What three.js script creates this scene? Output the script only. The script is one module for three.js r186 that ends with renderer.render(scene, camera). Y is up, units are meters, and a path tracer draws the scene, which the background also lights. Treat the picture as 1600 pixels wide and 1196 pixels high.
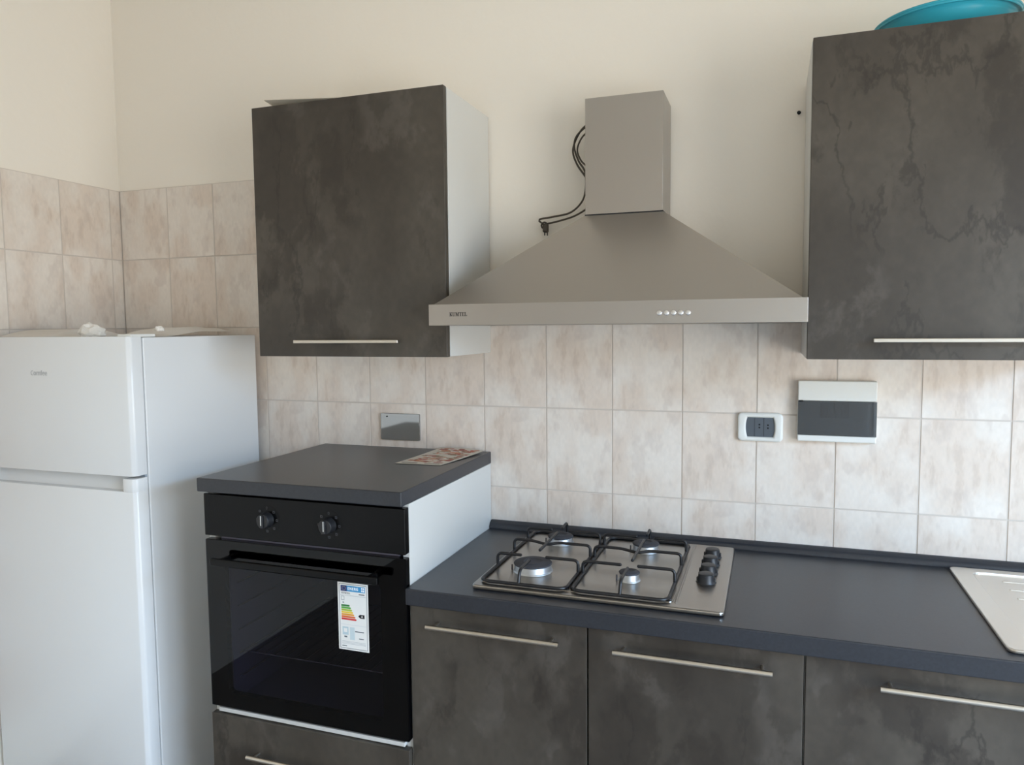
import * as THREE from 'three';
import { RoundedBoxGeometry } from 'three/addons/geometries/RoundedBoxGeometry.js';
import { mergeGeometries, toCreasedNormals } from 'three/addons/utils/BufferGeometryUtils.js';
import { RectAreaLightUniformsLib } from 'three/addons/lights/RectAreaLightUniformsLib.js';
import { FontLoader } from 'three/addons/loaders/FontLoader.js';
import { TextGeometry } from 'three/addons/geometries/TextGeometry.js';

// ---------------------------------------------------------------- camera, sky, sun, window light, exposure
const scene = new THREE.Scene();
const camera = new THREE.PerspectiveCamera(2 * Math.atan(598 / 1163.3) * 180 / Math.PI, 1600 / 1196, 0.05, 60);
camera.position.set(0.2357, 1.4858, 2.134);
camera.rotation.set(-0.0756, 0.3356, -0.0092, 'YXZ');
scene.add(camera);
scene.background = new THREE.Color().setRGB(0.62, 0.78, 1.0);
RectAreaLightUniformsLib.init();
// blue skylight from above the balcony, cut off by the head of the door in the right-hand wall
const skylight = new THREE.RectAreaLight(new THREE.Color().setRGB(0.30, 0.60, 1.0), 42, 3.8, 1.4);
skylight.position.set(3.2, 2.75, 2.0); skylight.lookAt(1.6, 1.75, 1.9);
skylight.castShadow = true; scene.add(skylight);
// warm daylight thrown back level through the door by the sunlit houses opposite
const daylight = new THREE.RectAreaLight(new THREE.Color().setRGB(1.0, 0.965, 0.89), 6.2, 2.4, 2.0);
daylight.position.set(2.36, 1.12, 2.22); daylight.lookAt(1.0, 1.12, 2.22);
daylight.castShadow = true; scene.add(daylight);
const EXPOSURE = 1.0;

// ---------------------------------------------------------------- helpers
const used = {};
function numbered(n) { const k = used[n] = (used[n] ?? -1) + 1; return k ? `${n}_${String(k).padStart(3, '0')}` : n; }
function shade(m) { m.castShadow = true; m.receiveShadow = true; return m; }
function thing(name, label, category, pos = [0, 0, 0], group) {
  const o = new THREE.Group(); o.name = numbered(name); o.position.set(...pos);
  o.userData = { label, category }; if (group) o.userData.group = group;
  scene.add(o); return o;
}
function part(name, geo, mat, parent, pos) {
  const m = shade(new THREE.Mesh(geo, mat)); m.name = name; if (pos) m.position.set(...pos); parent.add(m); return m;
}
function single(name, geo, mat, label, category, pos, group) {
  const m = part(numbered(name), geo, mat, scene, pos); m.userData = { label, category }; if (group) m.userData.group = group; return m;
}
function structure(name, geo, mat) { const m = part(name, geo, mat, scene); m.userData.kind = 'structure'; return m; }
const V = (x, y, z) => new THREE.Vector3(x, y, z);
// box from corner to corner, with small rounded edges, uv in metres
function metreUV(g, ou = 0, ov = 0, k = 1) {
  if (!g.attributes.normal) g.computeVertexNormals();
  const p = g.attributes.position, n = g.attributes.normal, uv = new Float32Array(p.count * 2);
  for (let i = 0; i < p.count; i++) {
    const ax = Math.abs(n.getX(i)), ay = Math.abs(n.getY(i)), az = Math.abs(n.getZ(i));
    let u, v;
    if (az >= ax && az >= ay) { u = p.getX(i); v = p.getY(i); } else if (ax >= ay) { u = p.getZ(i); v = p.getY(i); } else { u = p.getX(i); v = p.getZ(i); }
    uv[2 * i] = u * k + ou; uv[2 * i + 1] = v * k + ov;
  }
  g.setAttribute('uv', new THREE.BufferAttribute(uv, 2)); return g;
}
function box(x0, x1, y0, y1, z0, z1, r = 0.0015, ou = 0, ov = 0) {
  const w = x1 - x0, h = y1 - y0, d = z1 - z0;
  const g = r > 0 ? new RoundedBoxGeometry(w, h, d, 2, Math.min(r, w / 2.01, h / 2.01, d / 2.01)) : new THREE.BoxGeometry(w, h, d);
  g.translate((x0 + x1) / 2, (y0 + y1) / 2, (z0 + z1) / 2);
  const out = g.index ? g.toNonIndexed() : g;
  return metreUV(out, ou, ov);
}
const clean = g => { const o = g.index ? g.toNonIndexed() : g; for (const k of Object.keys(o.attributes)) if (!['position', 'normal', 'uv'].includes(k)) o.deleteAttribute(k); return o; };
const merge = list => mergeGeometries(list.map(clean));
function tube(pts, r, seg = 40, rs = 8, tension = 0.5) { return new THREE.TubeGeometry(new THREE.CatmullRomCurve3(pts.map(p => V(...p)), false, 'catmullrom', tension), seg, r, rs, false); }
// rod through points with small rounded bends and closed ends
function rod(pts, r, bend = 0.012, rs = 8) {
  const P = pts.map(p => V(...p)), path = new THREE.CurvePath(); let cur = P[0];
  for (let i = 1; i < P.length - 1; i++) {
    const a = P[i].clone().sub(P[i - 1]), b = P[i + 1].clone().sub(P[i]);
    const q = Math.min(bend, a.length() * 0.45, b.length() * 0.45);
    const s = P[i].clone().addScaledVector(a.normalize(), -q), e = P[i].clone().addScaledVector(b.normalize(), q);
    path.add(new THREE.LineCurve3(cur, s)); path.add(new THREE.QuadraticBezierCurve3(s, P[i], e)); cur = e;
  }
  path.add(new THREE.LineCurve3(cur, P[P.length - 1]));
  const list = [new THREE.TubeGeometry(path, Math.max(2, (P.length - 1) * 10), r, rs, false)];
  for (const e of [P[0], P[P.length - 1]]) list.push(new THREE.SphereGeometry(r, rs, 6).translate(e.x, e.y, e.z));
  return merge(list);
}
function lathe(profile, n = 40) { return new THREE.LatheGeometry(profile.map(([r, y]) => new THREE.Vector2(r, y)), n); }
function extrude(pts, depth, bevel = 0, holes = []) {
  const s = new THREE.Shape(pts.map(p => new THREE.Vector2(...p)));
  for (const h of holes) s.holes.push(new THREE.Path(h.map(p => new THREE.Vector2(...p))));
  return new THREE.ExtrudeGeometry(s, { depth, bevelEnabled: bevel > 0, bevelSize: bevel, bevelThickness: bevel, bevelSegments: 2, bevelOffset: -bevel });
}
function roundRect(x0, x1, y0, y1, r, n = 6) {
  const out = [];
  for (const [cx, cy, a] of [[x1 - r, y0 + r, -90], [x1 - r, y1 - r, 0], [x0 + r, y1 - r, 90], [x0 + r, y0 + r, 180]])
    for (let i = 0; i <= n; i++) { const t = (a + 90 * i / n) * Math.PI / 180; out.push([cx + r * Math.cos(t), cy + r * Math.sin(t)]); }
  return out;
}
// quad-faced solid from 8 corners: bottom ring then top ring, both anticlockwise seen from above
function hexa(b, t) {
  const p = [...b, ...t], f = [[0, 3, 2, 1], [4, 5, 6, 7], [0, 1, 5, 4], [1, 2, 6, 5], [2, 3, 7, 6], [3, 0, 4, 7]], pos = [];
  for (const q of f) for (const k of [0, 1, 2, 0, 2, 3]) pos.push(...p[q[k]]);
  const g = new THREE.BufferGeometry(); g.setAttribute('position', new THREE.Float32BufferAttribute(pos, 3)); g.computeVertexNormals(); return metreUV(g);
}
// seeded periodic noise
function hash(x, y, s) { let h = (x * 374761393 + y * 668265263 + s * 974711) | 0; h = Math.imul(h ^ (h >>> 13), 1274126177); return ((h ^ (h >>> 16)) >>> 0) / 4294967295; }
function noise(x, y, px, py, s) {
  const xi = Math.floor(x), yi = Math.floor(y), fx = x - xi, fy = y - yi, u = fx * fx * (3 - 2 * fx), v = fy * fy * (3 - 2 * fy);
  const a = (i, j) => hash(((xi + i) % px + px) % px, ((yi + j) % py + py) % py, s);
  return (a(0, 0) * (1 - u) + a(1, 0) * u) * (1 - v) + (a(0, 1) * (1 - u) + a(1, 1) * u) * v;
}
function fbm(u, v, fx, fy, s, oct = 5, gain = 0.5) { let t = 0, a = 1, n = 0; for (let o = 0; o < oct; o++) { t += a * noise(u * fx, v * fy, fx, fy, s + o * 17); n += a; a *= gain; fx *= 2; fy *= 2; } return t / n; }
const smooth = (a, b, x) => { const t = Math.min(1, Math.max(0, (x - a) / (b - a))); return t * t * (3 - 2 * t); };
function texture(w, h, fn, srgb, repeat = [1, 1]) {
  const d = new Uint8Array(w * h * 4);
  for (let j = 0; j < h; j++) for (let i = 0; i < w; i++) { const c = fn(i / w, j / h); const k = 4 * (j * w + i); d[k] = c[0]; d[k + 1] = c[1]; d[k + 2] = c[2]; d[k + 3] = 255; }
  const t = new THREE.DataTexture(d, w, h); t.magFilter = THREE.LinearFilter; t.minFilter = THREE.LinearMipmapLinearFilter; t.generateMipmaps = true;
  t.wrapS = t.wrapT = THREE.RepeatWrapping; t.repeat.set(...repeat); if (srgb) t.colorSpace = THREE.SRGBColorSpace; t.needsUpdate = true; return t;
}
const mix3 = (a, b, t) => [a[0] + (b[0] - a[0]) * t, a[1] + (b[1] - a[1]) * t, a[2] + (b[2] - a[2]) * t];

// ---------------------------------------------------------------- materials
// mottled charcoal and rust laminate of the cabinet fronts, one repeat is 1.3 m
const stoneMap = texture(1024, 1024, (u, v) => {
  const wu = u + 0.06 * (fbm(u, v, 5, 4, 91, 6, 0.6) - 0.5), wv = v + 0.08 * (fbm(u, v, 5, 3, 77, 6, 0.6) - 0.5);
  const big = fbm(wu, wv, 5, 3, 3, 5), blot = fbm(wu, wv, 8, 5, 31, 8, 0.64), fine = fbm(u, v, 90, 70, 12, 3);
  const crack = Math.abs(fbm(wu, wv, 9, 4, 55, 8, 0.6) - 0.5), zone = fbm(u, v, 6, 4, 8, 4), pale = fbm(wu, wv, 11, 7, 63, 8, 0.62);
  let c = mix3([57, 51, 44], [74, 68, 60], smooth(0.3, 0.7, big));
  c = mix3(c, [44, 38, 32], 0.6 * smooth(0.50, 0.60, blot) * smooth(0.40, 0.56, zone));
  c = mix3(c, [38, 33, 28], 0.5 * smooth(0.03, 0.003, crack) * smooth(0.42, 0.62, zone));
  c = mix3(c, [94, 88, 82], 0.42 * smooth(0.55, 0.66, pale) * smooth(0.55, 0.44, zone));
  const f = 1 + 0.16 * (fine - 0.5); return c.map(x => Math.max(0, Math.min(255, x * f)));
}, true, [1 / 1.3, 1 / 1.3]);
const M = {};
M.stone = new THREE.MeshPhysicalMaterial({ map: stoneMap, roughness: 0.42 });
// pinkish beige wall tile, vertical cloudy brush marks; 4 x 4 tiles of 0.2 x 0.2493 m to the repeat
const tileMap = texture(1024, 1024, (u, v) => {
  const wu = u + 0.012 * (fbm(u, v, 12, 10, 5, 3) - 0.5);
  const cloud = fbm(wu, v, 11, 8, 41, 5), brush = fbm(wu, v, 44, 15, 62, 5, 0.62), spot = fbm(wu, v, 26, 18, 23, 4), fine = fbm(u, v, 120, 80, 7, 2);
  let c = mix3([229, 220, 210], [221, 207, 194], smooth(0.3, 0.7, cloud));
  c = mix3(c, [196, 177, 161], 0.34 * smooth(0.5, 0.72, brush) * smooth(0.44, 0.62, cloud));
  c = mix3(c, [198, 184, 174], 0.3 * smooth(0.56, 0.74, spot));
  const f = 1 + 0.04 * (fine - 0.5); return c.map(x => Math.min(255, x * f));
}, true, [1 / 0.8, 1 / (4 * 0.2493)]);
M.tile = new THREE.MeshPhysicalMaterial({ map: tileMap, roughness: 0.28, specularIntensity: 0.8 });
M.grout = new THREE.MeshStandardMaterial({ color: 0xcdc3b9, roughness: 0.9 });
const plasterBump = texture(512, 512, (u, v) => { const a = 255 * (0.6 * fbm(u, v, 40, 40, 9, 4) + 0.4 * fbm(u, v, 9, 6, 2, 3)); return [a, a, a]; }, false, [1, 1]);
M.paint = new THREE.MeshStandardMaterial({ color: new THREE.Color().setRGB(0.87, 0.81, 0.72), roughness: 0.85, bumpMap: plasterBump, bumpScale: 0.0012 });
M.ceiling = new THREE.MeshStandardMaterial({ color: new THREE.Color().setRGB(0.80, 0.76, 0.68), roughness: 0.9 });
const floorMap = texture(512, 512, (u, v) => { const a = fbm(u, v, 8, 8, 14, 5); return mix3([112, 104, 98], [136, 128, 122], a); }, true, [1, 1]);
M.floor = new THREE.MeshStandardMaterial({ map: floorMap, roughness: 0.45 });
M.melamine = new THREE.MeshStandardMaterial({ color: new THREE.Color().setRGB(0.62, 0.615, 0.585), roughness: 0.38 });
const speck = texture(512, 512, (u, v) => { const f = fbm(u, v, 128, 128, 19, 2), c = fbm(u, v, 6, 6, 4, 3); const k = 1 + 0.2 * (f - 0.5) + 0.08 * (c - 0.5); return [43 * k, 45 * k, 50 * k]; }, true, [2, 2]);
M.worktop = new THREE.MeshPhysicalMaterial({ map: speck, roughness: 0.30 });
M.fridge = new THREE.MeshPhysicalMaterial({ color: new THREE.Color().setRGB(0.74, 0.745, 0.74), roughness: 0.25 });
M.gasket = new THREE.MeshStandardMaterial({ color: 0x9aa3aa, roughness: 0.7 });
const brushed = (fx, fy, s) => texture(512, 512, (u, v) => { const a = 255 * (0.34 + 0.04 * (fbm(u, v, fx, fy, s, 3) - 0.5)); return [a, a, a]; }, false, [3, 3]);
M.steelV = new THREE.MeshPhysicalMaterial({ color: new THREE.Color().setRGB(0.43, 0.405, 0.38), metalness: 1, roughness: 1, roughnessMap: brushed(128, 2, 6) });
M.steelH = new THREE.MeshPhysicalMaterial({ color: new THREE.Color().setRGB(0.43, 0.405, 0.38), metalness: 1, roughness: 1, roughnessMap: brushed(2, 128, 8) });
M.hobSteel = new THREE.MeshPhysicalMaterial({ color: new THREE.Color().setRGB(0.40, 0.38, 0.355), metalness: 1, roughness: 0.85, roughnessMap: brushed(2, 96, 3) });
M.sinkSteel = new THREE.MeshPhysicalMaterial({ color: new THREE.Color().setRGB(0.74, 0.71, 0.66), metalness: 1, roughness: 0.32 });
M.nickel = new THREE.MeshStandardMaterial({ color: new THREE.Color().setRGB(0.58, 0.54, 0.48), metalness: 1, roughness: 0.28 });
M.chrome = new THREE.MeshStandardMaterial({ color: new THREE.Color().setRGB(0.75, 0.76, 0.78), metalness: 1, roughness: 0.12 });
M.mirror = new THREE.MeshStandardMaterial({ color: new THREE.Color().setRGB(0.36, 0.375, 0.39), metalness: 1, roughness: 0.06 });
M.alu = new THREE.MeshStandardMaterial({ color: new THREE.Color().setRGB(0.56, 0.58, 0.60), metalness: 1, roughness: 0.42 });
M.cap = new THREE.MeshStandardMaterial({ color: 0x3c3c41, roughness: 0.75 });
M.iron = new THREE.MeshPhysicalMaterial({ color: 0x17171a, roughness: 0.38 });
M.knob = new THREE.MeshPhysicalMaterial({ color: 0x1d1e21, roughness: 0.4 });
M.blackGlass = new THREE.MeshPhysicalMaterial({ color: 0x050506, roughness: 0.06, specularIntensity: 0.45 });
M.blackPanel = new THREE.MeshPhysicalMaterial({ color: 0x070708, roughness: 0.25, specularIntensity: 0.4 });
M.ovenGlass = new THREE.MeshPhysicalMaterial({ color: new THREE.Color().setRGB(0.17, 0.165, 0.21), transmission: 1, thickness: 0, roughness: 0.0, specularIntensity: 0.6 });
M.enamel = new THREE.MeshPhysicalMaterial({ color: new THREE.Color().setRGB(0.22, 0.21, 0.27), roughness: 0.35 });
M.plasticWhite = new THREE.MeshPhysicalMaterial({ color: new THREE.Color().setRGB(0.74, 0.74, 0.70), roughness: 0.35 });
M.plasticGrey = new THREE.MeshPhysicalMaterial({ color: 0x4d545c, roughness: 0.35 });
M.darkHole = new THREE.MeshStandardMaterial({ color: 0x14161a, roughness: 0.8 });
M.smoked = new THREE.MeshPhysicalMaterial({ color: new THREE.Color().setRGB(0.30, 0.315, 0.33), transmission: 0.92, thickness: 0, roughness: 0.12 });
M.basin = new THREE.MeshPhysicalMaterial({ color: new THREE.Color().setRGB(0.035, 0.36, 0.47), roughness: 0.25 });
M.paper = new THREE.MeshStandardMaterial({ color: new THREE.Color().setRGB(0.72, 0.68, 0.63), roughness: 0.85, side: THREE.DoubleSide });
M.tissue = new THREE.MeshStandardMaterial({ color: new THREE.Color().setRGB(0.80, 0.77, 0.72), roughness: 0.95, side: THREE.DoubleSide });
M.card = new THREE.MeshStandardMaterial({ color: new THREE.Color().setRGB(0.74, 0.69, 0.60), roughness: 0.8, side: THREE.DoubleSide });
M.cable = new THREE.MeshStandardMaterial({ color: 0x4a4237, roughness: 0.6 });
M.print = new THREE.MeshStandardMaterial({ color: 0x1b1b1d, roughness: 0.6 });
M.greyPrint = new THREE.MeshStandardMaterial({ color: 0xa3a5a6, roughness: 0.5 });
M.glassPane = new THREE.MeshPhysicalMaterial({ color: 0xffffff, transmission: 1, thickness: 0, roughness: 0 });

// ---------------------------------------------------------------- the room
const XL = -2.016, XR = 2.1, ZF = 3.9, H = 2.8, TH = 0.2493, YA = 1.24;
const floor = structure('floor', box(XL - 0.2, XR + 0.2, -0.15, 0, -0.2, ZF + 0.2, 0), M.floor);
structure('ceiling', box(XL - 0.2, XR + 0.2, H, H + 0.15, -0.2, ZF + 0.2, 0), M.ceiling);
const wallBack = structure('wall_back', box(XL - 0.2, XR + 0.2, 0, H, -0.2, -0.006, 0), M.paint);
const wallLeft = structure('wall_left', box(XL - 0.2, XL - 0.006, 0, H, -0.006, ZF, 0), M.paint);
structure('wall_front', box(XL - 0.2, XR + 0.2, 0, H, ZF, ZF + 0.2, 0), M.paint);
// right wall with the balcony door opening z 0.95..3.5, y 0..2.15
const D0 = 0.95, D1 = 3.50, DT = 2.15;
structure('wall_right', merge([box(XR, XR + 0.2, 0, H, -0.006, D0, 0), box(XR, XR + 0.2, 0, H, D1, ZF, 0), box(XR, XR + 0.2, DT, H, D0, D1, 0)]), M.paint);
{
  const f = [box(XR + 0.08, XR + 0.14, 0, DT, D0, D0 + 0.06, 0.004), box(XR + 0.08, XR + 0.14, 0, DT, D1 - 0.06, D1, 0.004), box(XR + 0.08, XR + 0.14, DT - 0.06, DT, D0, D1, 0.004), box(XR + 0.08, XR + 0.14, 0, 0.09, D0, D1, 0.004), box(XR + 0.085, XR + 0.135, 0.09, DT - 0.06, (D0 + D1) / 2 - 0.05, (D0 + D1) / 2 + 0.05, 0.004)];
  const w = structure('window_1', merge(f), M.plasticWhite);
  const mid = (D0 + D1) / 2;
  for (const [a, b] of [[D0 + 0.06, mid - 0.05], [mid + 0.05, D1 - 0.06]]) part('pane', new THREE.PlaneGeometry(b - a, DT - 0.15).rotateY(-Math.PI / 2), M.glassPane, w, [XR + 0.11, (DT + 0.03) / 2, (a + b) / 2]);
}
// sunlit balcony outside the door
structure('balcony_floor', box(XR + 0.2, XR + 1.6, -0.15, -0.02, -0.4, 3.2, 0), M.floor);

// wall tiles, each a piece of its own on the grout bed
const tileGeo = {};
function tileShape(w, h, cu, cv) {
  const k = [w.toFixed(4), h.toFixed(4), cu, cv].join();
  if (!tileGeo[k]) {
    const g = new THREE.BoxGeometry(w, h, 0.005), p = g.attributes.position;
    // front face slightly smaller than the back: a bevelled edge
    for (let i = 0; i < p.count; i++) if (p.getZ(i) > 0) p.setXY(i, p.getX(i) - Math.sign(p.getX(i)) * 0.0008, p.getY(i) - Math.sign(p.getY(i)) * 0.0008);
    g.computeVertexNormals(); metreUV(g, cu * 0.2 + 0.1, cv * TH + TH / 2); tileGeo[k] = g;
  }
  return tileGeo[k];
}
let tileCount = 0;
function putTile(wall, a0, a1, y0, y1, place) {
  const g = 0.0014, w = a1 - a0 - 2 * g, h = y1 - y0 - 2 * g, c = Math.floor(hash(tileCount, 7, 5) * 15.99);
  const t = part(tileCount ? `tile_${String(tileCount).padStart(3, '0')}` : 'tile', tileShape(w, h, c % 4, Math.floor(c / 4)), M.tile, wall);
  place(t, (a0 + a1) / 2, (y0 + y1) / 2); tileCount++;
}
const rowY = r => YA + r * TH;                       // row r lies between rowY(r) and rowY(r + 1)
const backPlace = (t, a, y) => t.position.set(a, y, -0.0025 + 0.0004 * (hash(Math.round(a * 50), Math.round(y * 50), 3) - 0.5));
for (let r = -4; r <= 2; r++) for (let k = -10; k < 10; k++) {
  const x0 = k * 0.2, x1 = Math.min(XR, x0 + 0.2);
  if (r > 0 && k > -6) continue;
  if (r < -2 && k > -6) continue;
  putTile(wallBack, k === -10 ? XL + 0.001 : x0, x1, rowY(r), rowY(r + 1), backPlace);
}
part('grout', merge([box(XL, -1.0, rowY(-4), rowY(3), -0.006, -0.0015, 0), box(-1.0, XR, rowY(-2), rowY(1), -0.006, -0.0015, 0)]), M.grout, wallBack);
for (let r = -4; r <= 2; r++) for (let k = 0; k < 6; k++) {
  const z0 = Math.max(0.001, 0.046 + (k - 1) * 0.2), z1 = 0.046 + k * 0.2;
  putTile(wallLeft, z0, z1, rowY(r), rowY(r + 1), (t, a, y) => { t.rotation.y = Math.PI / 2; t.position.set(XL - 0.0025, y, a); });
}
part('grout', box(XL - 0.006, XL - 0.0015, rowY(-4), rowY(3), -0.006, 1.046, 0), M.grout, wallLeft);

// ---------------------------------------------------------------- refrigerator
{
  const f = thing('refrigerator', 'tall white two-door refrigerator standing in the tiled corner', 'refrigerator', [-1.695, 0, 0.28]);
  const L = f.position, x0 = -2.012, x1 = -1.419, top = 1.4674;
  const add = (n, g, m, p = f) => { g.translate(-L.x, -L.y, -L.z); return part(n, g, m, p); };
  add('body', box(x0, x1, 0.04, top - 0.003, 0.03, 0.51, 0.004), M.fridge);
  add('gasket', box(x0 + 0.008, x1 - 0.008, 0.07, top - 0.012, 0.508, 0.517, 0), M.gasket);
  // door cross-section with rounded front corners, extruded upwards
  const section = (a, b, ra, rb, y0, y1) => {
    const z0 = 0.516, z1 = 0.562, pts = [[a, -z0], [b, -z0]];
    for (let i = 0; i <= 8; i++) { const t = i / 8 * Math.PI / 2; pts.push([b - rb + rb * Math.cos(t), -(z1 - rb + rb * Math.sin(t))]); }
    for (let i = 0; i <= 8; i++) { const t = Math.PI / 2 + i / 8 * Math.PI / 2; pts.push([a + ra + ra * Math.cos(t), -(z1 - ra + ra * Math.sin(t))]); }
    const g = extrude(pts.reverse(), y1 - y0 - 0.004, 0.002); g.translate(0, 0, 0.002); g.rotateX(-Math.PI / 2); g.translate(0, y0, 0);
    return toCreasedNormals(g, 0.6);
  };
  const up = add('door', section(x0, x1, 0.02, 0.02, 1.079, top), M.fridge);
  add('door', merge([section(x0, x1, 0.02, 0.02, 0.06, 1.036), section(-1.462, x1, 0.003, 0.02, 1.034, 1.072), section(x0, -1.985, 0.02, 0.003, 1.034, 1.072)].map(clean)), M.fridge);
  add('grip_recess', hexa([[-1.99, 1.034, 0.540], [-1.458, 1.034, 0.540], [-1.458, 1.034, 0.517], [-1.99, 1.034, 0.517]], [[-1.99, 1.07, 0.520], [-1.458, 1.07, 0.520], [-1.458, 1.07, 0.517], [-1.99, 1.07, 0.517]]), M.fridge);
  add('hinge_cover', box(-1.466, -1.418, top - 0.002, top + 0.006, 0.465, 0.552, 0.002), M.plasticWhite);
  for (const [x, z] of [[x0 + 0.04, 0.08], [x1 - 0.04, 0.08], [x0 + 0.04, 0.48], [x1 - 0.04, 0.48]]) add('foot', new THREE.CylinderGeometry(0.018, 0.022, 0.045, 16).translate(x, 0.0225, z), M.knob);
  const font = await new FontLoader().loadAsync('fonts/droid/droid_sans_regular.typeface.json');
  const g = new TextGeometry('Comfee', { font, size: 0.0135, depth: 0.0004, curveSegments: 4 }); g.translate(-1.787, 1.357, 0.5622); g.translate(-L.x, -L.y, -L.z);
  const lg = part('logo', g, M.greyPrint, up); lg.userData.label = 'small grey brand lettering on the freezer door';
}

// ---------------------------------------------------------------- handles
function bar(x0, x1, y, z0, z1, round) {   // z0 the door face, z1 the front of the bar
  const posts = [x0 + 0.02, x1 - 0.02].map(x => new THREE.CylinderGeometry(0.004, 0.004, z1 - z0 - 0.006, 12).rotateX(Math.PI / 2).translate(x, y, (z0 + z1 - 0.006) / 2));
  const b = round ? new THREE.CylinderGeometry(0.006, 0.006, x1 - x0, 20).rotateZ(Math.PI / 2).translate((x0 + x1) / 2, y, z1 - 0.006)
    : box(x0, x1, y - 0.0045, y + 0.0045, z1 - 0.009, z1, 0.0015);
  return merge([b, ...posts]);
}

// ---------------------------------------------------------------- oven housing, drawer and its worktop
const OL = -1.1736, OR = -0.5795;
{
  const c = thing('oven_cabinet', 'white built-in oven housing with a dark mottled drawer at the bottom', 'cabinet', [-0.876, 0, 0.28]);
  const add = (n, g, m, p = c) => { g.translate(-c.position.x, 0, -c.position.z); return part(n, g, m, p); };
  add('side_panel', box(OL, OL + 0.018, 0.1, 1.0625, 0.004, 0.556, 0.001), M.melamine);
  add('side_panel', box(OR - 0.018, OR, 0.1, 1.0625, 0.004, 0.556, 0.001), M.melamine);
  add('back_panel', box(OL + 0.018, OR - 0.018, 0.1, 1.06, 0.004, 0.012, 0), M.melamine);
  add('shelf', box(OL + 0.018, OR - 0.018, 0.458, 0.469, 0.012, 0.568, 0.001), M.melamine);
  add('bottom_panel', box(OL + 0.018, OR - 0.018, 0.1, 0.116, 0.012, 0.55, 0), M.melamine);
  add('plinth', box(OL, OR, 0, 0.1, 0.45, 0.5, 0), M.stone);
  const d = add('drawer', box(OL + 0.0015, OR - 0.0015, 0.12, 0.456, 0.558, 0.577, 0.0015, 0.21, 0.33), M.stone);
  add('handle', bar(-1.043, -0.713, 0.367, 0.576, 0.608, true), M.nickel, d);
  const top = box(OL - 0.001, OR + 0.001, 1.063, 1.0992, 0.002, 0.597, 0.003);
  single('worktop', top, M.worktop, 'dark graphite square worktop on top of the built-in oven housing', 'worktop');
}

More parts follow.
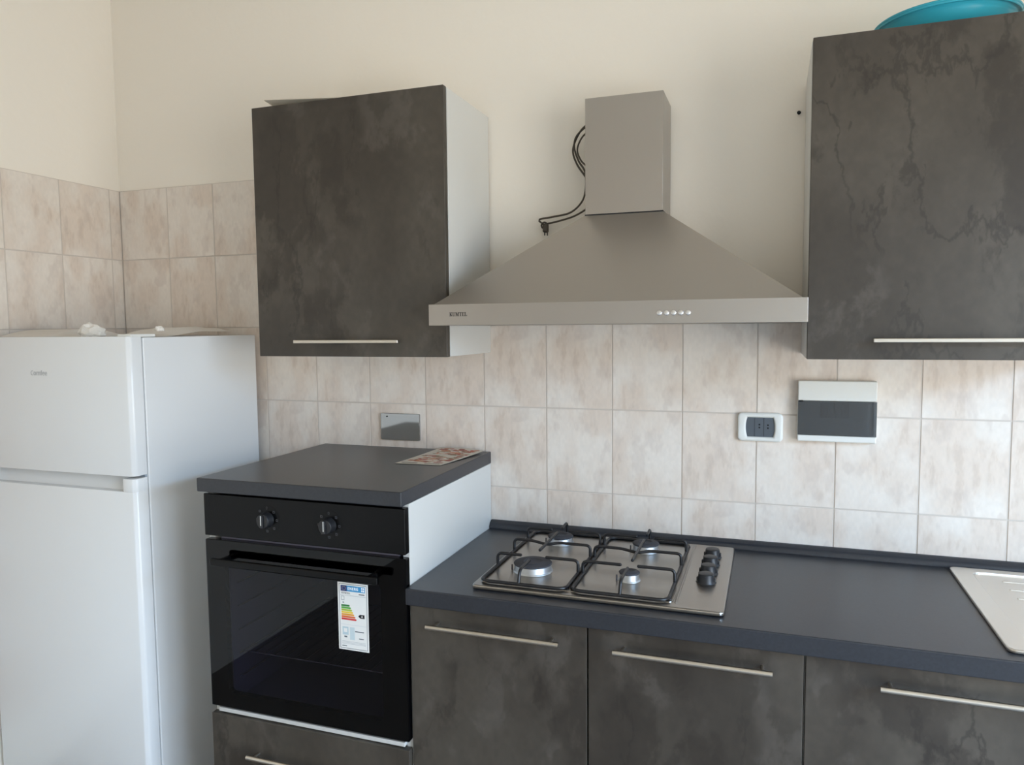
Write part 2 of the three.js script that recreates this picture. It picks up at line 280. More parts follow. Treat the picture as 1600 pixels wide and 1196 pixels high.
// ---------------------------------------------------------------- built-in oven
{
  const o = thing('oven', 'black built-in electric oven with glass door and energy sticker', 'oven', [-0.8766, 0.469, 0.3]);
  const L = o.position;
  const add = (n, g, m, p = o) => { g.translate(-L.x, -L.y, -L.z); return part(n, g, m, p); };
  const l = -1.1725, r = -0.581;
  // hollow cavity
  add('cavity', merge([box(-1.14, -0.61, 0.475, 0.487, 0.06, 0.552, 0), box(-1.14, -0.61, 0.90, 0.912, 0.06, 0.552, 0), box(-1.14, -1.115, 0.487, 0.90, 0.06, 0.552, 0), box(-0.645, -0.61, 0.487, 0.90, 0.06, 0.552, 0), box(-1.115, -0.645, 0.487, 0.90, 0.06, 0.07, 0)]), M.enamel);
  add('housing', box(-1.14, -0.61, 0.93, 1.045, 0.06, 0.552, 0), M.enamel);
  for (let k = 0; k < 5; k++) for (const x of [-1.111, -0.649]) add('rail', rod([[x, 0.545 + k * 0.065, 0.10], [x, 0.545 + k * 0.065, 0.53]], 0.0028), M.chrome);
  const rack = [[[-1.108, 0.612, 0.12], [-1.108, 0.612, 0.52]], [[-0.652, 0.612, 0.12], [-0.652, 0.612, 0.52]], [[-1.108, 0.612, 0.52], [-0.652, 0.612, 0.52]], [[-1.108, 0.612, 0.12], [-0.652, 0.612, 0.12]]];
  for (let k = 1; k < 14; k++) { const x = -1.108 + 0.456 * k / 14; rack.push([[x, 0.612, 0.12], [x, 0.612, 0.52]]); }
  add('wire_rack', merge(rack.map(p => rod(p, 0.0022, 0.01, 6))), M.chrome);
  const panel = add('control_panel', box(l, r, 0.942, 1.0545, 0.553, 0.576, 0.0025), M.blackPanel);
  // door: glossy frame round a tinted window
  const frame = extrude(roundRect(l, r, 0.476, 0.932, 0.003, 2), 0.016, 0.0008, [roundRect(-1.116, -0.652, 0.517, 0.862, 0.012, 5)]);
  frame.translate(0, 0, 0.5565);
  const door = add('door', toCreasedNormals(frame, 0.2), M.blackGlass);
  add('window_glass', new THREE.PlaneGeometry(r - l - 0.002, 0.454).translate((l + r) / 2, (0.476 + 0.932) / 2, 0.5752), M.ovenGlass, door);
  const hb = merge([box(-1.125, -0.636, 0.876, 0.895, 0.606, 0.618, 0.004), box(-1.105, -1.09, 0.879, 0.892, 0.575, 0.608, 0.002), box(-0.671, -0.656, 0.879, 0.892, 0.575, 0.608, 0.002)]);
  add('handle', hb, M.blackPanel, door);
  // knobs with a pale pointer and the dial print round them
  const dial = document.createElement('canvas'); dial.width = dial.height = 256; const q = dial.getContext('2d');
  q.fillStyle = '#070708'; q.fillRect(0, 0, 256, 256); q.strokeStyle = q.fillStyle = '#4a4a4d'; q.lineWidth = 5; q.font = '34px sans-serif'; q.textAlign = 'center'; q.textBaseline = 'middle';
  q.fillText('0', 128, 26);
  for (let k = 1; k < 8; k++) { const a = k / 8 * 2 * Math.PI - Math.PI / 2; q.strokeRect(128 + 100 * Math.cos(a) - 8, 128 + 100 * Math.sin(a) - 8, 16, 16); }
  const dt = new THREE.CanvasTexture(dial); dt.colorSpace = THREE.SRGBColorSpace;
  const dialMat = new THREE.MeshPhysicalMaterial({ map: dt, roughness: 0.25, specularIntensity: 0.4 });
  for (const x of [-0.9735, -0.7905]) {
    add('dial_print', new THREE.CircleGeometry(0.038, 40).translate(x, 0.9985, 0.5763), dialMat, panel);
    const k = add('knob', merge([lathe([[0, 0.020], [0.0165, 0.020], [0.0185, 0.018], [0.0195, 0.004], [0.021, 0.0]]).rotateX(Math.PI / 2).translate(x, 0.9985, 0.5762), box(x - 0.004, x + 0.004, 0.982, 1.015, 0.59, 0.6015, 0.002)]), M.knob, o);
    add('pointer', box(x - 0.001, x + 0.001, 0.989, 1.014, 0.6013, 0.6019, 0), M.plasticWhite, k);
  }
  // energy label
  const c = document.createElement('canvas'); c.width = 256; c.height = 512; const g = c.getContext('2d');
  g.fillStyle = '#e9e9e6'; g.fillRect(0, 0, 256, 512); g.strokeStyle = '#39424a'; g.lineWidth = 3; g.strokeRect(14, 12, 228, 488);
  g.fillStyle = '#22336f'; g.fillRect(26, 22, 52, 44); g.fillStyle = '#3f94c8'; g.fillRect(78, 22, 152, 44);
  g.fillStyle = '#f2d64b'; for (let k = 0; k < 12; k++) { const a = k * Math.PI / 6; g.fillRect(51 + 14 * Math.cos(a), 43 + 14 * Math.sin(a), 3, 3); }
  g.fillStyle = '#ffffff'; g.font = 'bold 28px sans-serif'; g.fillText('ENERG', 84, 54); g.fillRect(200, 28, 10, 14); g.fillRect(214, 28, 10, 14); g.fillRect(200, 46, 10, 14); g.fillRect(214, 46, 10, 14);
  g.fillStyle = '#22252a'; g.font = 'bold 17px serif'; g.fillText('KUMTEL', 32, 86); g.fillRect(178, 78, 48, 6); g.fillStyle = '#9aa2a8'; g.fillRect(22, 96, 212, 2);
  g.strokeStyle = '#8a949b'; g.strokeRect(30, 106, 24, 28); g.fillStyle = '#55606a'; g.fillRect(40, 148, 12, 8);
  ['#2f7d3a', '#57a63f', '#a9bd3a', '#ecc93d', '#e59c35', '#dd6a34', '#cf3a3a'].forEach((s, k) => { g.fillStyle = s; const y = 168 + k * 17, w = 66 + k * 9; g.beginPath(); g.moveTo(28, y); g.lineTo(28 + w, y); g.lineTo(36 + w, y + 7); g.lineTo(28 + w, y + 14); g.lineTo(28, y + 14); g.fill(); });
  g.fillStyle = '#1d1f22'; g.beginPath(); g.moveTo(170, 246); g.lineTo(184, 232); g.lineTo(222, 232); g.lineTo(222, 260); g.lineTo(184, 260); g.fill(); g.fillStyle = '#ffffff'; g.font = 'bold 22px sans-serif'; g.fillText('A', 194, 254);
  g.fillStyle = '#c3cfd4'; g.fillRect(22, 318, 212, 2); g.fillStyle = '#b9cdd5'; g.fillRect(34, 336, 50, 62); g.fillStyle = '#e9e9e6'; g.fillRect(44, 348, 30, 30); g.fillStyle = '#5c666d'; g.fillRect(48, 406, 24, 12); g.fillStyle = '#c7d6db'; g.fillRect(96, 336, 40, 96);
  g.fillStyle = '#4d565c'; g.fillRect(140, 362, 74, 7); g.fillRect(172, 414, 40, 6); g.fillStyle = '#9aa2a8'; for (let k = 0; k < 3; k++) g.fillRect(28, 446 + k * 9, 200, 2); g.fillStyle = '#4d565c'; g.fillRect(28, 480, 40, 6);
  const lt = new THREE.CanvasTexture(c); lt.colorSpace = THREE.SRGBColorSpace;
  const lm = add('energy_label', new THREE.PlaneGeometry(0.0855, 0.171).translate(-0.7275, 0.7735, 0.5768), new THREE.MeshStandardMaterial({ map: lt, roughness: 0.4 }), door);
  lm.userData.label = 'white energy label with coloured class arrows';
}

// ---------------------------------------------------------------- base cabinets and long worktop
const CT = 0.8646, CB = 0.8238;
const baseLabels = ['dark mottled base cabinet unit against the oven housing', 'dark mottled base cabinet unit under the knobs of the gas hob', 'dark mottled wide base cabinet unit under the bare worktop beside the hob', 'dark mottled base cabinet unit under the sink bowl'];
[[-0.5785, -0.1397, -0.522, -0.199], [-0.1397, 0.3095, -0.0775, 0.2485], [0.3095, 0.909, 0.4445, 0.774], [0.909, 1.508, 1.044, 1.374]].forEach(([a, b, h0, h1], i) => {
  const mx = (a + b) / 2, c = thing('base_cabinet', baseLabels[i], 'cabinet', [mx, 0, 0.28], 'base cabinets under the long worktop');
  const add = (n, g, m, p = c) => { g.translate(-mx, 0, -0.28); return part(n, g, m, p); };
  const carcass = [box(a + 0.0005, a + 0.018, 0.1, CB - 0.001, 0.01, 0.543, 0), box(b - 0.018, b - 0.0005, 0.1, CB - 0.001, 0.01, 0.543, 0), box(a + 0.018, b - 0.018, 0.1, 0.118, 0.01, 0.543, 0), box(a + 0.018, b - 0.018, 0.118, CB - 0.001, 0.01, 0.018, 0)];
  add('carcass', merge(carcass), M.melamine);
  add('plinth', box(a, b, 0, 0.1, 0.45, 0.5, 0), M.stone);
  const d = add('door', box(a + 0.002, b - 0.002, 0.112, CB - 0.006, 0.546, 0.565, 0.0015, 0.37 * i, 0.53 * i), M.stone);
  add('handle', bar(h0, h1, 0.781, 0.564, 0.600, true), M.nickel, d);
});
{
  const w = thing('worktop', 'long dark graphite worktop carrying the gas hob and the sink', 'worktop', [0.48, CB, 0.29]);
  const add = (n, g, m) => { g.translate(-0.48, -CB, -0.29); return part(n, g, m, w); };
  // an opening is left for the sink bowl
  const bowl = roundRect(1.08, 1.42, -0.46, -0.12, 0.05, 5);
  const g = extrude([[-0.578, -0.585], [1.54, -0.585], [1.54, -0.003], [-0.578, -0.003]], CT - CB - 0.005, 0.0025, [bowl]);
  g.translate(0, 0, 0.0025); g.rotateX(-Math.PI / 2); g.translate(0, CB, 0); 
  add('slab', metreUV(toCreasedNormals(clean(g), 0.2)), M.worktop);
  // rounded upstand strip along the wall
  const up = extrude([[0.002, 0], [0.026, 0], [0.025, 0.008], [0.019, 0.016], [0.011, 0.0205], [0.002, 0.022]], 2.117, 0).rotateY(-Math.PI / 2);
  up.translate(1.539, CT, 0);
  const u2 = clean(up); add('upstand', metreUV(toCreasedNormals(u2, 0.7)), M.worktop);
}

// ---------------------------------------------------------------- gas hob
const HY = CT + 0.001;
{
  const h = thing('gas_hob', 'stainless steel four-burner gas hob let into the dark worktop', 'hob', [-0.14, HY, 0.292]);
  const L = h.position, add = (n, g, m, p = h) => { g.translate(-L.x, -L.y, -L.z); return part(n, g, m, p); };
  const x0 = -0.428, x1 = 0.150, z0 = 0.047, z1 = 0.540;
  const pl = extrude(roundRect(x0, x1, -z1, -z0, 0.012, 5), 0.004, 0.003).rotateX(-Math.PI / 2).translate(0, HY + 0.003, 0);
  const pressed = extrude(roundRect(x0 + 0.012, 0.040, -z1 + 0.026, -z0 - 0.012, 0.012, 4), 0.001, 0.001).rotateX(-Math.PI / 2).translate(0, HY + 0.0095, 0);
  add('plate', metreUV(toCreasedNormals(merge([pl]), 0.2)), M.hobSteel);
  add('pressed_tray', metreUV(toCreasedNormals(clean(pressed), 0.2)), M.hobSteel);
  const rib = rod([[0.046, HY + 0.0095, z0 + 0.02], [0.046, HY + 0.0095, z1 - 0.03]], 0.003); add('ridge', rib, M.hobSteel);
  const y = HY + 0.011;
  for (const [x, z, r, hh] of [[-0.318, 0.400, 0.047, 0.016], [-0.316, 0.150, 0.035, 0.016], [-0.077, 0.398, 0.024, 0.016], [-0.077, 0.150, 0.035, 0.016]]) {
    const b = add('burner', lathe([[r + 0.003, 0], [r + 0.002, 0.003], [r - 0.001, 0.004], [r - 0.001, hh], [r - 0.004, hh + 0.002], [0, hh + 0.002]]).translate(x, y, z), M.alu);
    add('burner_cap', lathe([[0, hh + 0.0065], [r * 0.42, hh + 0.0065], [r * 0.46, hh + 0.0085], [r * 0.56, hh + 0.0085], [r * 0.60, hh + 0.0065], [r - 0.001, hh + 0.006], [r + 0.001, hh + 0.004], [r, hh + 0.0015], [0, hh + 0.0015]].reverse()).translate(x, y, z), M.cap, b);
    add('igniter', new THREE.CylinderGeometry(0.0018, 0.002, 0.014, 8).translate(x - r - 0.004, y + 0.007, z + 0.012), M.cap, b);
  }
  for (const z of [0.150, 0.218, 0.286, 0.354]) {
    const k = add('knob', merge([lathe([[0.024, 0], [0.024, 0.003], [0.0195, 0.005], [0.0180, 0.022], [0.0165, 0.0245], [0, 0.0245]], 28).translate(0.098, y - 0.004, z), box(0.076, 0.120, y + 0.002, y + 0.011, z - 0.005, z + 0.005, 0.002)]), M.knob);
    add('mark', box(0.126, 0.134, y - 0.0043, y - 0.0037, z - 0.0006, z + 0.0006, 0), M.print, k);
  }
}
// pan supports: one per pair of burners
[[-0.4125, -0.203, -0.317, 'black enamelled pan support over the burner pair beside the oven housing'], [-0.191, 0.030, -0.077, 'black enamelled pan support over the burner pair beside the hob knobs']].forEach(([a, b, cx, label], i) => {
  const g0 = thing('pan_support', label, 'pan support', [(a + b) / 2, HY + 0.009, 0.27], 'pan supports on the hob');
  const y0 = HY + 0.0155, y1 = y0 + 0.031, zb = 0.072, zf = 0.518, r = 0.0042, L = g0.position;
  const add = (n, g) => { g.translate(-L.x, -L.y, -L.z); return part(n, g, M.iron, g0); };
  const c = 0.012;
  add('frame', rod([[(a + b) / 2, y0, zf], [a + c, y0, zf], [a, y0, zf - c], [a, y0, zb + c], [a + c, y0, zb], [b - c, y0, zb], [b, y0, zb + c], [b, y0, zf - c], [b - c, y0, zf], [(a + b) / 2, y0, zf]], r, 0.008));
  const rF = i ? 0.022 : 0.034, rB = 0.026;
  for (const [z, q] of [[0.398, rF], [0.150, rB]]) {
    add('finger', rod([[a, y0, z], [a, y1, z], [cx - q, y1, z]], r * 0.95));
    add('finger', rod([[b, y0, z], [b, y1, z], [cx + q, y1, z]], r * 0.95));
  }
  add('finger', rod([[cx, y0, zf], [cx, y1, zf - 0.012], [cx, y1, 0.398 + rF]], r * 0.95));
  add('finger', rod([[cx, y0, zb], [cx, y1 + 0.004, zb + 0.006], [cx, y1, 0.150 - rB]], r * 0.95));
  add('cross_bar', rod([[a, y0, 0.268], [a, y1, 0.268], [cx - 0.045, y1, 0.268], [cx, y1 - 0.004, 0.280], [cx + 0.03, y1, 0.268], [b, y1, 0.268], [b, y0, 0.268]], r * 0.95));
  add('finger', rod([[cx, y1, 0.150 + rB], [cx, y1, 0.398 - rF - 0.02]], r * 0.95));
  for (const [x, z] of [[a, zf - 0.02], [b, zf - 0.02], [a, zb + 0.02], [b, zb + 0.02]]) add('foot', new THREE.CylinderGeometry(0.005, 0.006, 0.010, 10).translate(x, y0 - 0.005, z));
});

// ---------------------------------------------------------------- sink
{
  const s = thing('sink', 'stainless steel inset sink with ribbed drainer at the worktop end', 'sink', [1.08, CT, 0.296]);
  const add = (n, g, m = M.sinkSteel, p = s) => { g.translate(-1.08, -CT, -0.296); return part(n, g, m, p); };
  const x0 = 0.665, x1 = 1.50, z0 = 0.042, z1 = 0.552, bowl = roundRect(1.10, 1.40, -0.44, -0.14, 0.05, 6), drain = roundRect(x0 + 0.045, 1.06, -z1 + 0.03, -z0 - 0.03, 0.02, 5);
  const rim = extrude(roundRect(x0, x1, -z1, -z0, 0.016, 5), 0.003, 0.0025, [bowl, drain]).rotateX(-Math.PI / 2).translate(0, CT + 0.003, 0);
  add('rim', toCreasedNormals(clean(rim), 0.2));
  const dr = [box(x0 + 0.04, 1.065, CT + 0.0012, CT + 0.004, z0 + 0.025, z1 - 0.025, 0.001)];
  const dn = add('drainer', merge(dr));
  for (let k = 0; k < 7; k++) add('rib', rod([[x0 + 0.10, CT + 0.004, 0.12 + k * 0.058], [1.03, CT + 0.004, 0.12 + k * 0.058]], 0.0025), M.sinkSteel, dn);
  const b = [box(1.099, 1.103, CT - 0.16, CT + 0.003, 0.14, 0.44, 0), box(1.397, 1.401, CT - 0.16, CT + 0.003, 0.14, 0.44, 0), box(1.10, 1.40, CT - 0.16, CT + 0.003, 0.138, 0.142, 0), box(1.10, 1.40, CT - 0.16, CT + 0.003, 0.438, 0.442, 0), box(1.10, 1.40, CT - 0.163, CT - 0.159, 0.14, 0.44, 0)];
  add('bowl', merge(b));
}

// ---------------------------------------------------------------- wall cabinets
[[-1.175, -0.5760, -1.038, -0.709, 'white wall cabinet with dark mottled door hanging over the oven housing'], [0.3105, 0.9105, 0.4443, 0.774, 'wall cabinet with dark mottled door hanging over the fuse box']].forEach(([a, b, h0, h1, label], i) => {
  const mx = (a + b) / 2, y0 = 1.405, y1 = 2.111, c = thing('wall_cabinet', label, 'cabinet', [mx, y0, 0.16], 'wall cabinets either side of the hood');
  const add = (n, g, m, p = c) => { g.translate(-mx, -y0, -0.16); return part(n, g, m, p); };
  add('side_panel', box(a, a + 0.018, y0 + 0.001, y1 - 0.001, 0.001, 0.303, 0.001), M.melamine);
  add('side_panel', box(b - 0.018, b, y0 + 0.001, y1 - 0.001, 0.001, 0.303, 0.001), M.melamine);
  add('top_panel', box(a + 0.018, b - 0.018, y1 - 0.018, y1 - 0.002, 0.001, 0.303, 0), M.melamine);
  add('bottom_panel', box(a + 0.018, b - 0.018, y0 + 0.001, y0 + 0.018, 0.001, 0.303, 0), M.melamine);
  add('back_panel', box(a + 0.018, b - 0.018, y0 + 0.018, y1 - 0.018, 0.001, 0.006, 0), M.melamine);
  const d = add('door', box(a + 0.001, b - 0.001, y0, y1, 0.305, 0.324, 0.0015, 0.11 + 0.61 * i, 0.42 + 0.3 * i), M.stone);
  add('handle', bar(h0, h1, 1.4475, 0.323, 0.353, false), M.nickel, d);
});

// ---------------------------------------------------------------- range hood
{
  const h = thing('range_hood', 'stainless steel chimney hood with pyramid canopy between the wall cabinets', 'range hood', [-0.135, 1.489, 0.2]);
  const L = h.position, add = (n, g, m, p = h) => { g.translate(-L.x, -L.y, -L.z); return part(n, g, m, p); };
  const x0 = -0.5738, x1 = 0.3075, yb = 1.4885, yt = 1.5415, zf = 0.44;
  const rim = add('front_rim', merge([box(x0, x1, yb, yt, zf - 0.012, zf, 0.001), box(x0, x0 + 0.012, yb, yt, 0.001, zf - 0.012, 0.001), box(x1 - 0.012, x1, yb, yt, 0.001, zf - 0.012, 0.001), box(x0 + 0.012, x1 - 0.012, yt - 0.003, yt - 0.0005, 0.001, zf - 0.012, 0)]), M.steelH);
  add('underside', box(x0 + 0.012, x1 - 0.012, yb + 0.012, yb + 0.018, 0.001, zf - 0.012, 0), M.hobSteel);
  const i = 0.009, tx0 = -0.2445, tx1 = -0.0345, tz = 0.156, ty = 1.779;
  add('canopy', hexa([[x0 + i, yt - 0.001, zf - 0.008], [x1 - i, yt - 0.001, zf - 0.008], [x1 - i, yt - 0.001, 0.001], [x0 + i, yt - 0.001, 0.001]], [[tx0, ty, tz], [tx1, ty, tz], [tx1, ty, 0.001], [tx0, ty, 0.001]]), M.steelH);
  add('chimney_collar', box(tx0 + 0.001, tx1 - 0.001, ty - 0.001, ty + 0.0035, 0.001, tz - 0.001, 0), M.darkHole);
  add('chimney', box(-0.2426, -0.0367, 1.7815, 2.0865, 0.001, 0.1527, 0.001), M.steelV);
  for (let k = 0; k < 5; k++) add('button', lathe([[0.0062, 0], [0.0062, 0.004], [0.005, 0.0055], [0, 0.0055]], 20).rotateX(Math.PI / 2).translate(-0.003 + k * 0.0157, 1.5125, zf), M.chrome, rim);
  const font = await new FontLoader().loadAsync('fonts/droid/droid_serif_bold.typeface.json');
  const g = new TextGeometry('KUMTEL', { font, size: 0.0095, depth: 0.0004, curveSegments: 4 }); g.computeBoundingBox(); g.scale(0.047 / g.boundingBox.max.x, 1, 1); g.translate(-0.5175, 1.5115, zf);
  add('logo', g, M.print, rim).userData.label = 'black brand lettering';
  const cord = [
    tube([[-0.25, 2.055, 0.05], [-0.283, 2.03, 0.045], [-0.305, 1.985, 0.04], [-0.295, 1.945, 0.04], [-0.272, 1.91, 0.04], [-0.252, 1.885, 0.05], [-0.240, 1.875, 0.06]], 0.0028),
    tube([[-0.25, 2.05, 0.055], [-0.29, 2.02, 0.05], [-0.300, 1.99, 0.045], [-0.288, 1.95, 0.045], [-0.270, 1.92, 0.045], [-0.268, 1.88, 0.04], [-0.279, 1.84, 0.035], [-0.315, 1.81, 0.03], [-0.37, 1.801, 0.025], [-0.412, 1.796, 0.022], [-0.404, 1.785, 0.020], [-0.393, 1.775, 0.018]], 0.0028, 80),
    tube([[-0.25, 2.03, 0.06], [-0.276, 2.01, 0.055], [-0.290, 1.98, 0.05], [-0.280, 1.95, 0.05], [-0.262, 1.93, 0.05], [-0.258, 1.91, 0.05], [-0.240, 1.90, 0.06]], 0.0025),
    tube([[-0.24, 1.83, 0.06], [-0.272, 1.812, 0.04], [-0.31, 1.797, 0.03], [-0.36, 1.787, 0.022], [-0.392, 1.782, 0.018], [-0.398, 1.772, 0.018]], 0.0028),
  ];
  const cb = add('power_cord', merge(cord), M.cable); cb.userData.label = 'thin dark power cord looped beside the chimney';
  add('plug', merge([box(-0.402, -0.386, 1.758, 1.784, 0.008, 0.026, 0.005), rod([[-0.398, 1.752, 0.014], [-0.398, 1.762, 0.014]], 0.002), rod([[-0.390, 1.751, 0.014], [-0.390, 1.762, 0.014]], 0.002), new THREE.TorusGeometry(0.009, 0.0026, 8, 20).rotateY(0.5).translate(-0.396, 1.778, 0.022)]), M.cable, cb);
}

// ---------------------------------------------------------------- wall fittings
{
  const p = thing('blanking_plate', 'polished steel blanking plate on the tiles behind the oven worktop', 'wall plate', [-0.889, 1.1655, 0]);
  part('plate', toCreasedNormals(extrude(roundRect(-0.069, 0.069, -0.043, 0.043, 0.003, 3), 0.006, 0.001), 0.2).translate(0, 0, 0.001), M.mirror, p);
  part('screw', new THREE.CylinderGeometry(0.0025, 0.0025, 0.002, 12).rotateX(Math.PI / 2), M.darkHole, p, [-0.046, 0.033, 0.0085]);
  const s = thing('wall_socket', 'white framed wall socket with grey insert beside the fuse box', 'socket', [0.210, 1.2045, 0]);
  const bulge = (w, h, k) => { const o = []; for (let i = 0; i <= 10; i++) { const t = i / 10 * 2 - 1; o.push([w + k * (1 - t * t), t * h]); } for (let i = 0; i <= 10; i++) { const t = 1 - i / 10 * 2; o.push([-w - k * (1 - t * t), t * h]); } return o; };
  const fr = new THREE.Shape(roundRect(-0.0585, 0.0585, -0.039, 0.039, 0.012, 5).map(q => new THREE.Vector2(...q))); fr.holes.push(new THREE.Path(bulge(0.0335, 0.0265, 0.004).map(q => new THREE.Vector2(...q))));
  part('frame', toCreasedNormals(new THREE.ExtrudeGeometry(fr, { depth: 0.006, bevelSize: 0.005, bevelThickness: 0.004, bevelSegments: 3, bevelOffset: -0.005 }), 0.6).translate(0, 0, 0.002), M.plasticWhite, s);
  const ins = part('insert', extrude(bulge(0.036, 0.029, 0.004), 0.006, 0).translate(0, 0, 0.001), M.plasticGrey, s);
  for (const x of [-0.0145, 0.0095]) part('divider', box(x - 0.0004, x + 0.0004, -0.027, 0.027, 0.0068, 0.0074, 0), M.darkHole, ins);
  for (const [x, y] of [[-0.002, 0.007], [-0.002, -0.001], [0.020, 0.006], [0.020, -0.002]]) part('hole', new THREE.CylinderGeometry(0.0024, 0.0024, 0.001, 14).rotateX(Math.PI / 2), M.darkHole, ins, [x, y, 0.0071]);
  const f = thing('fuse_box', 'white wall fuse box with smoked flip cover under the wall cabinet', 'fuse box', [0.400, 1.2545, 0]);
  const W = 0.0955;
  part('frame', merge([box(-W, W, 0.027, 0.080, 0.001, 0.024, 0.003), box(-W, W, -0.081, -0.064, 0.001, 0.024, 0.003), box(-W, -W + 0.006, -0.066, 0.03, 0.001, 0.014, 0.001), box(W - 0.006, W, -0.066, 0.03, 0.001, 0.014, 0.001), box(-W + 0.004, W - 0.004, -0.066, 0.03, 0.001, 0.005, 0)]), M.plasticWhite, f);
  for (let k = 0; k < 4; k++) { const br = part('breaker', box(-0.040 + k * 0.0178, -0.0226 + k * 0.0178, -0.018, 0.022, 0.005, 0.014, 0.001), M.plasticGrey, f); part('lever', box(-0.034 + k * 0.0178, -0.0286 + k * 0.0178, -0.003, 0.008, 0.014, 0.019, 0.001), M.darkHole, br); }
  part('cover', merge([box(-W + 0.0005, W - 0.0005, -0.064, 0.027, 0.024, 0.0258, 0.0005)]), M.smoked, f);
  part('latch', box(-W + 0.003, -W + 0.013, 0.024, 0.0285, 0.0245, 0.0275, 0.001), M.darkHole, f);
  single('screw', merge([lathe([[0, 0.012], [0.004, 0.011], [0.005, 0.008], [0.003, 0.006], [0.003, -0.004], [0, -0.004]], 16).rotateX(Math.PI / 2)]), M.darkHole, 'small dark screw head in the painted wall beside the wall cabinet', 'screw', [0.2935, 2.0355, -0.004]);
}

// ---------------------------------------------------------------- loose things
// a sheet over the unit square with a height function
function sheet(corner, fn, n = 24, thick = 0.0004) {
  // corner: 4 points (x, z) in order; fn(s, t) gives y
  const pos = [], idx = [], uv = [], N = n + 1;
  for (const k of [0, 1]) for (let j = 0; j <= n; j++) for (let i = 0; i <= n; i++) {
    const s = i / n, t = j / n, a = corner;
    const x = (a[0][0] * (1 - s) + a[1][0] * s) * (1 - t) + (a[3][0] * (1 - s) + a[2][0] * s) * t, z = (a[0][1] * (1 - s) + a[1][1] * s) * (1 - t) + (a[3][1] * (1 - s) + a[2][1] * s) * t;
    pos.push(x, fn(s, t) + (k ? 0 : thick), z); uv.push(s, t);
  }
  const q = (a, b, c, d) => idx.push(a, b, c, a, c, d);
  for (let j = 0; j < n; j++) for (let i = 0; i < n; i++) { const a = j * N + i; q(a, a + 1, a + N + 1, a + N); const b = a + N * N; q(b, b + N, b + N + 1, b + 1); }
  for (let i = 0; i < n; i++) { q(i + N * N, i + 1 + N * N, i + 1, i); const e = n * N + i; q(e, e + 1, e + 1 + N * N, e + N * N); q(i * N, (i + 1) * N, (i + 1) * N + N * N, i * N + N * N); const r = i * N + n; q(r + N * N, r + N + N * N, r + N, r); }
  const g = new THREE.BufferGeometry(); g.setAttribute('position', new THREE.Float32BufferAttribute(pos, 3)); g.setAttribute('uv', new THREE.Float32BufferAttribute(uv, 2)); g.setIndex(idx); g.computeVertexNormals(); return g;
}
{
  // leaflet with dense red and brown print
  const c = document.createElement('canvas'); c.width = 256; c.height = 384; const g = c.getContext('2d');
  g.fillStyle = '#cfc5b6'; g.fillRect(0, 0, 256, 384);
  const cols = ['#a8543c', '#b4683f', '#8f4a3a', '#c07a4e', '#9c6a48', '#a33c30', '#7d6a4a', '#b9a88e', '#d9d0c2'];
  for (let k = 0; k < 150; k++) { const x = 14 + hash(k, 1, 9) * 205, y = 40 + hash(k, 2, 9) * 320, w = 12 + hash(k, 3, 9) * 44, h = 6 + hash(k, 4, 9) * 22; g.fillStyle = cols[Math.floor(hash(k, 5, 9) * cols.length)]; g.fillRect(x, y, Math.min(w, 240 - x), Math.min(h, 370 - y)); }
  g.fillStyle = '#4f463c'; g.fillRect(20, 16, 90, 12); g.fillRect(150, 18, 84, 10);
  const t = new THREE.CanvasTexture(c); t.colorSpace = THREE.SRGBColorSpace;
  single('leaflet', sheet([[-0.769, 0.268], [-0.631, 0.262], [-0.590, 0.03], [-0.742, 0.012]].reverse(), (s, tt) => 1.0998 + 0.006 * (1 - tt) * (1 - tt) + 0.002 * Math.sin(s * 3) ** 2 * (1 - tt), 20, 0.0012), new THREE.MeshStandardMaterial({ map: t, roughness: 0.5, side: THREE.DoubleSide }), 'printed red and cream leaflet lying on the oven housing worktop', 'leaflet');
}
const FT = 1.4646;
single('paper_sheet', sheet([[-1.995, 0.16], [-1.79, 0.16], [-1.765, 0.50], [-1.995, 0.50]].reverse(), (s, t) => FT + 0.0005 + 0.024 * Math.sin(Math.PI * Math.min(1, t * 1.15)) ** 0.8 * smooth(1.0, 0.86, s), 28), M.paper, 'thin pale sheet arched up on the refrigerator top against the corner', 'paper');
single('paper_sheet', sheet([[-1.72, 0.10], [-1.46, 0.10], [-1.43, 0.42], [-1.62, 0.43]].reverse(), (s, t) => FT + 0.0006 + 0.026 * smooth(0.0, 0.55, t) * (0.45 + 0.55 * Math.sin(Math.PI * Math.min(1, 0.15 + s * 0.85))) + 0.003 * Math.sin(s * 9 + t * 4) ** 2 * t, 28), M.paper, 'wavy sheet of paper on the refrigerator beside the hinge cover', 'paper');
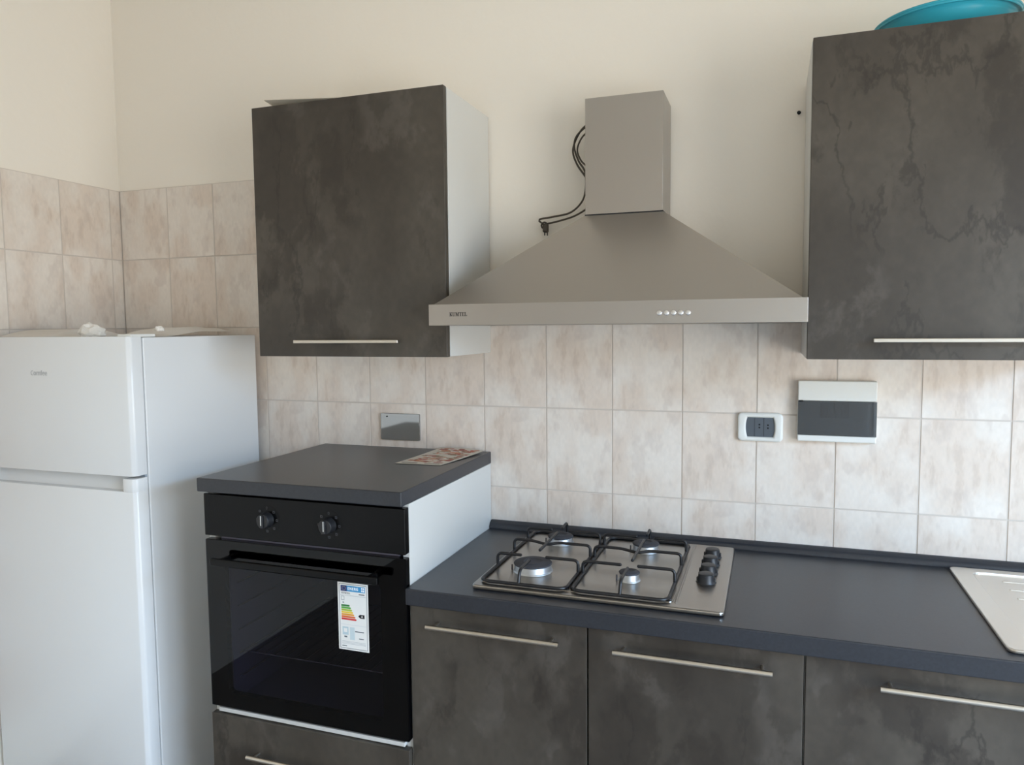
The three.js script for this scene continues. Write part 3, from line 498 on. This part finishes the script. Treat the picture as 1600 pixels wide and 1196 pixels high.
function crumple(r, sx, sy, sz, seed) {
  const g = new THREE.IcosahedronGeometry(r, 2), p = g.attributes.position;
  for (let i = 0; i < p.count; i++) { const v = V(p.getX(i), p.getY(i), p.getZ(i)), d = v.clone().normalize(); const k = 0.55 + 0.9 * fbm((d.x + 1) / 2, (d.y + d.z * 0.7 + 2) / 4, 5, 5, seed, 3); p.setXYZ(i, v.x * k * sx, Math.max(-r * sy * 0.5, v.y * k * sy), v.z * k * sz); }
  g.computeVertexNormals(); g.computeBoundingBox(); g.translate(0, -g.boundingBox.min.y, 0); return g;
}
single('crumpled_paper', crumple(0.032, 1.35, 0.85, 0.8, 5), M.tissue, 'crumpled white scrap of paper on the refrigerator', 'paper', [-1.632, FT + 0.001, 0.485]);
single('crumpled_paper', crumple(0.012, 1.2, 0.8, 1.0, 9), M.tissue, 'tiny white paper scrap lying by the refrigerator hinge', 'paper', [-1.488, FT + 0.016, 0.38]);
// pale card leaning up on top of the wall cabinet
single('card_sheet', sheet([[-1.165, 0.05], [-0.80, 0.05], [-0.80, 0.298], [-1.149, 0.298]].reverse(), (s, t) => 2.1098 + 0.027 * (1 - s) * (1 - 0.8 * t), 10, 0.002), M.card, 'pale cardboard sheet tilted up on the wall cabinet over the oven housing', 'cardboard');
// upturned plastic basin
{
  const b = thing('plastic_basin', 'turquoise round plastic basin on the wall cabinet over the fuse box', 'basin', [0.594, 2.1095, 0.171]);
  const pr = [[0, 0.004], [0.10, 0.004], [0.108, 0.008], [0.134, 0.046], [0.140, 0.049], [0.145, 0.0485], [0.1465, 0.045], [0.1455, 0.041], [0.1425, 0.041], [0.1415, 0.044], [0.136, 0.042], [0.130, 0.034], [0.112, 0.004], [0.106, 0.0], [0, 0.0]];
  part('shell', lathe(pr, 72), M.basin, b);
  const rg = new THREE.TorusGeometry(0.1455, 0.003, 10, 72).rotateX(Math.PI / 2); rg.translate(0, 0.0475, 0); part('rim', rg, M.basin, b);
}

// ---------------------------------------------------------------- render
const renderer = new THREE.WebGLRenderer({ antialias: true });
renderer.toneMapping = THREE.LinearToneMapping;
renderer.toneMappingExposure = EXPOSURE;
renderer.shadowMap.enabled = true;
renderer.render(scene, camera);
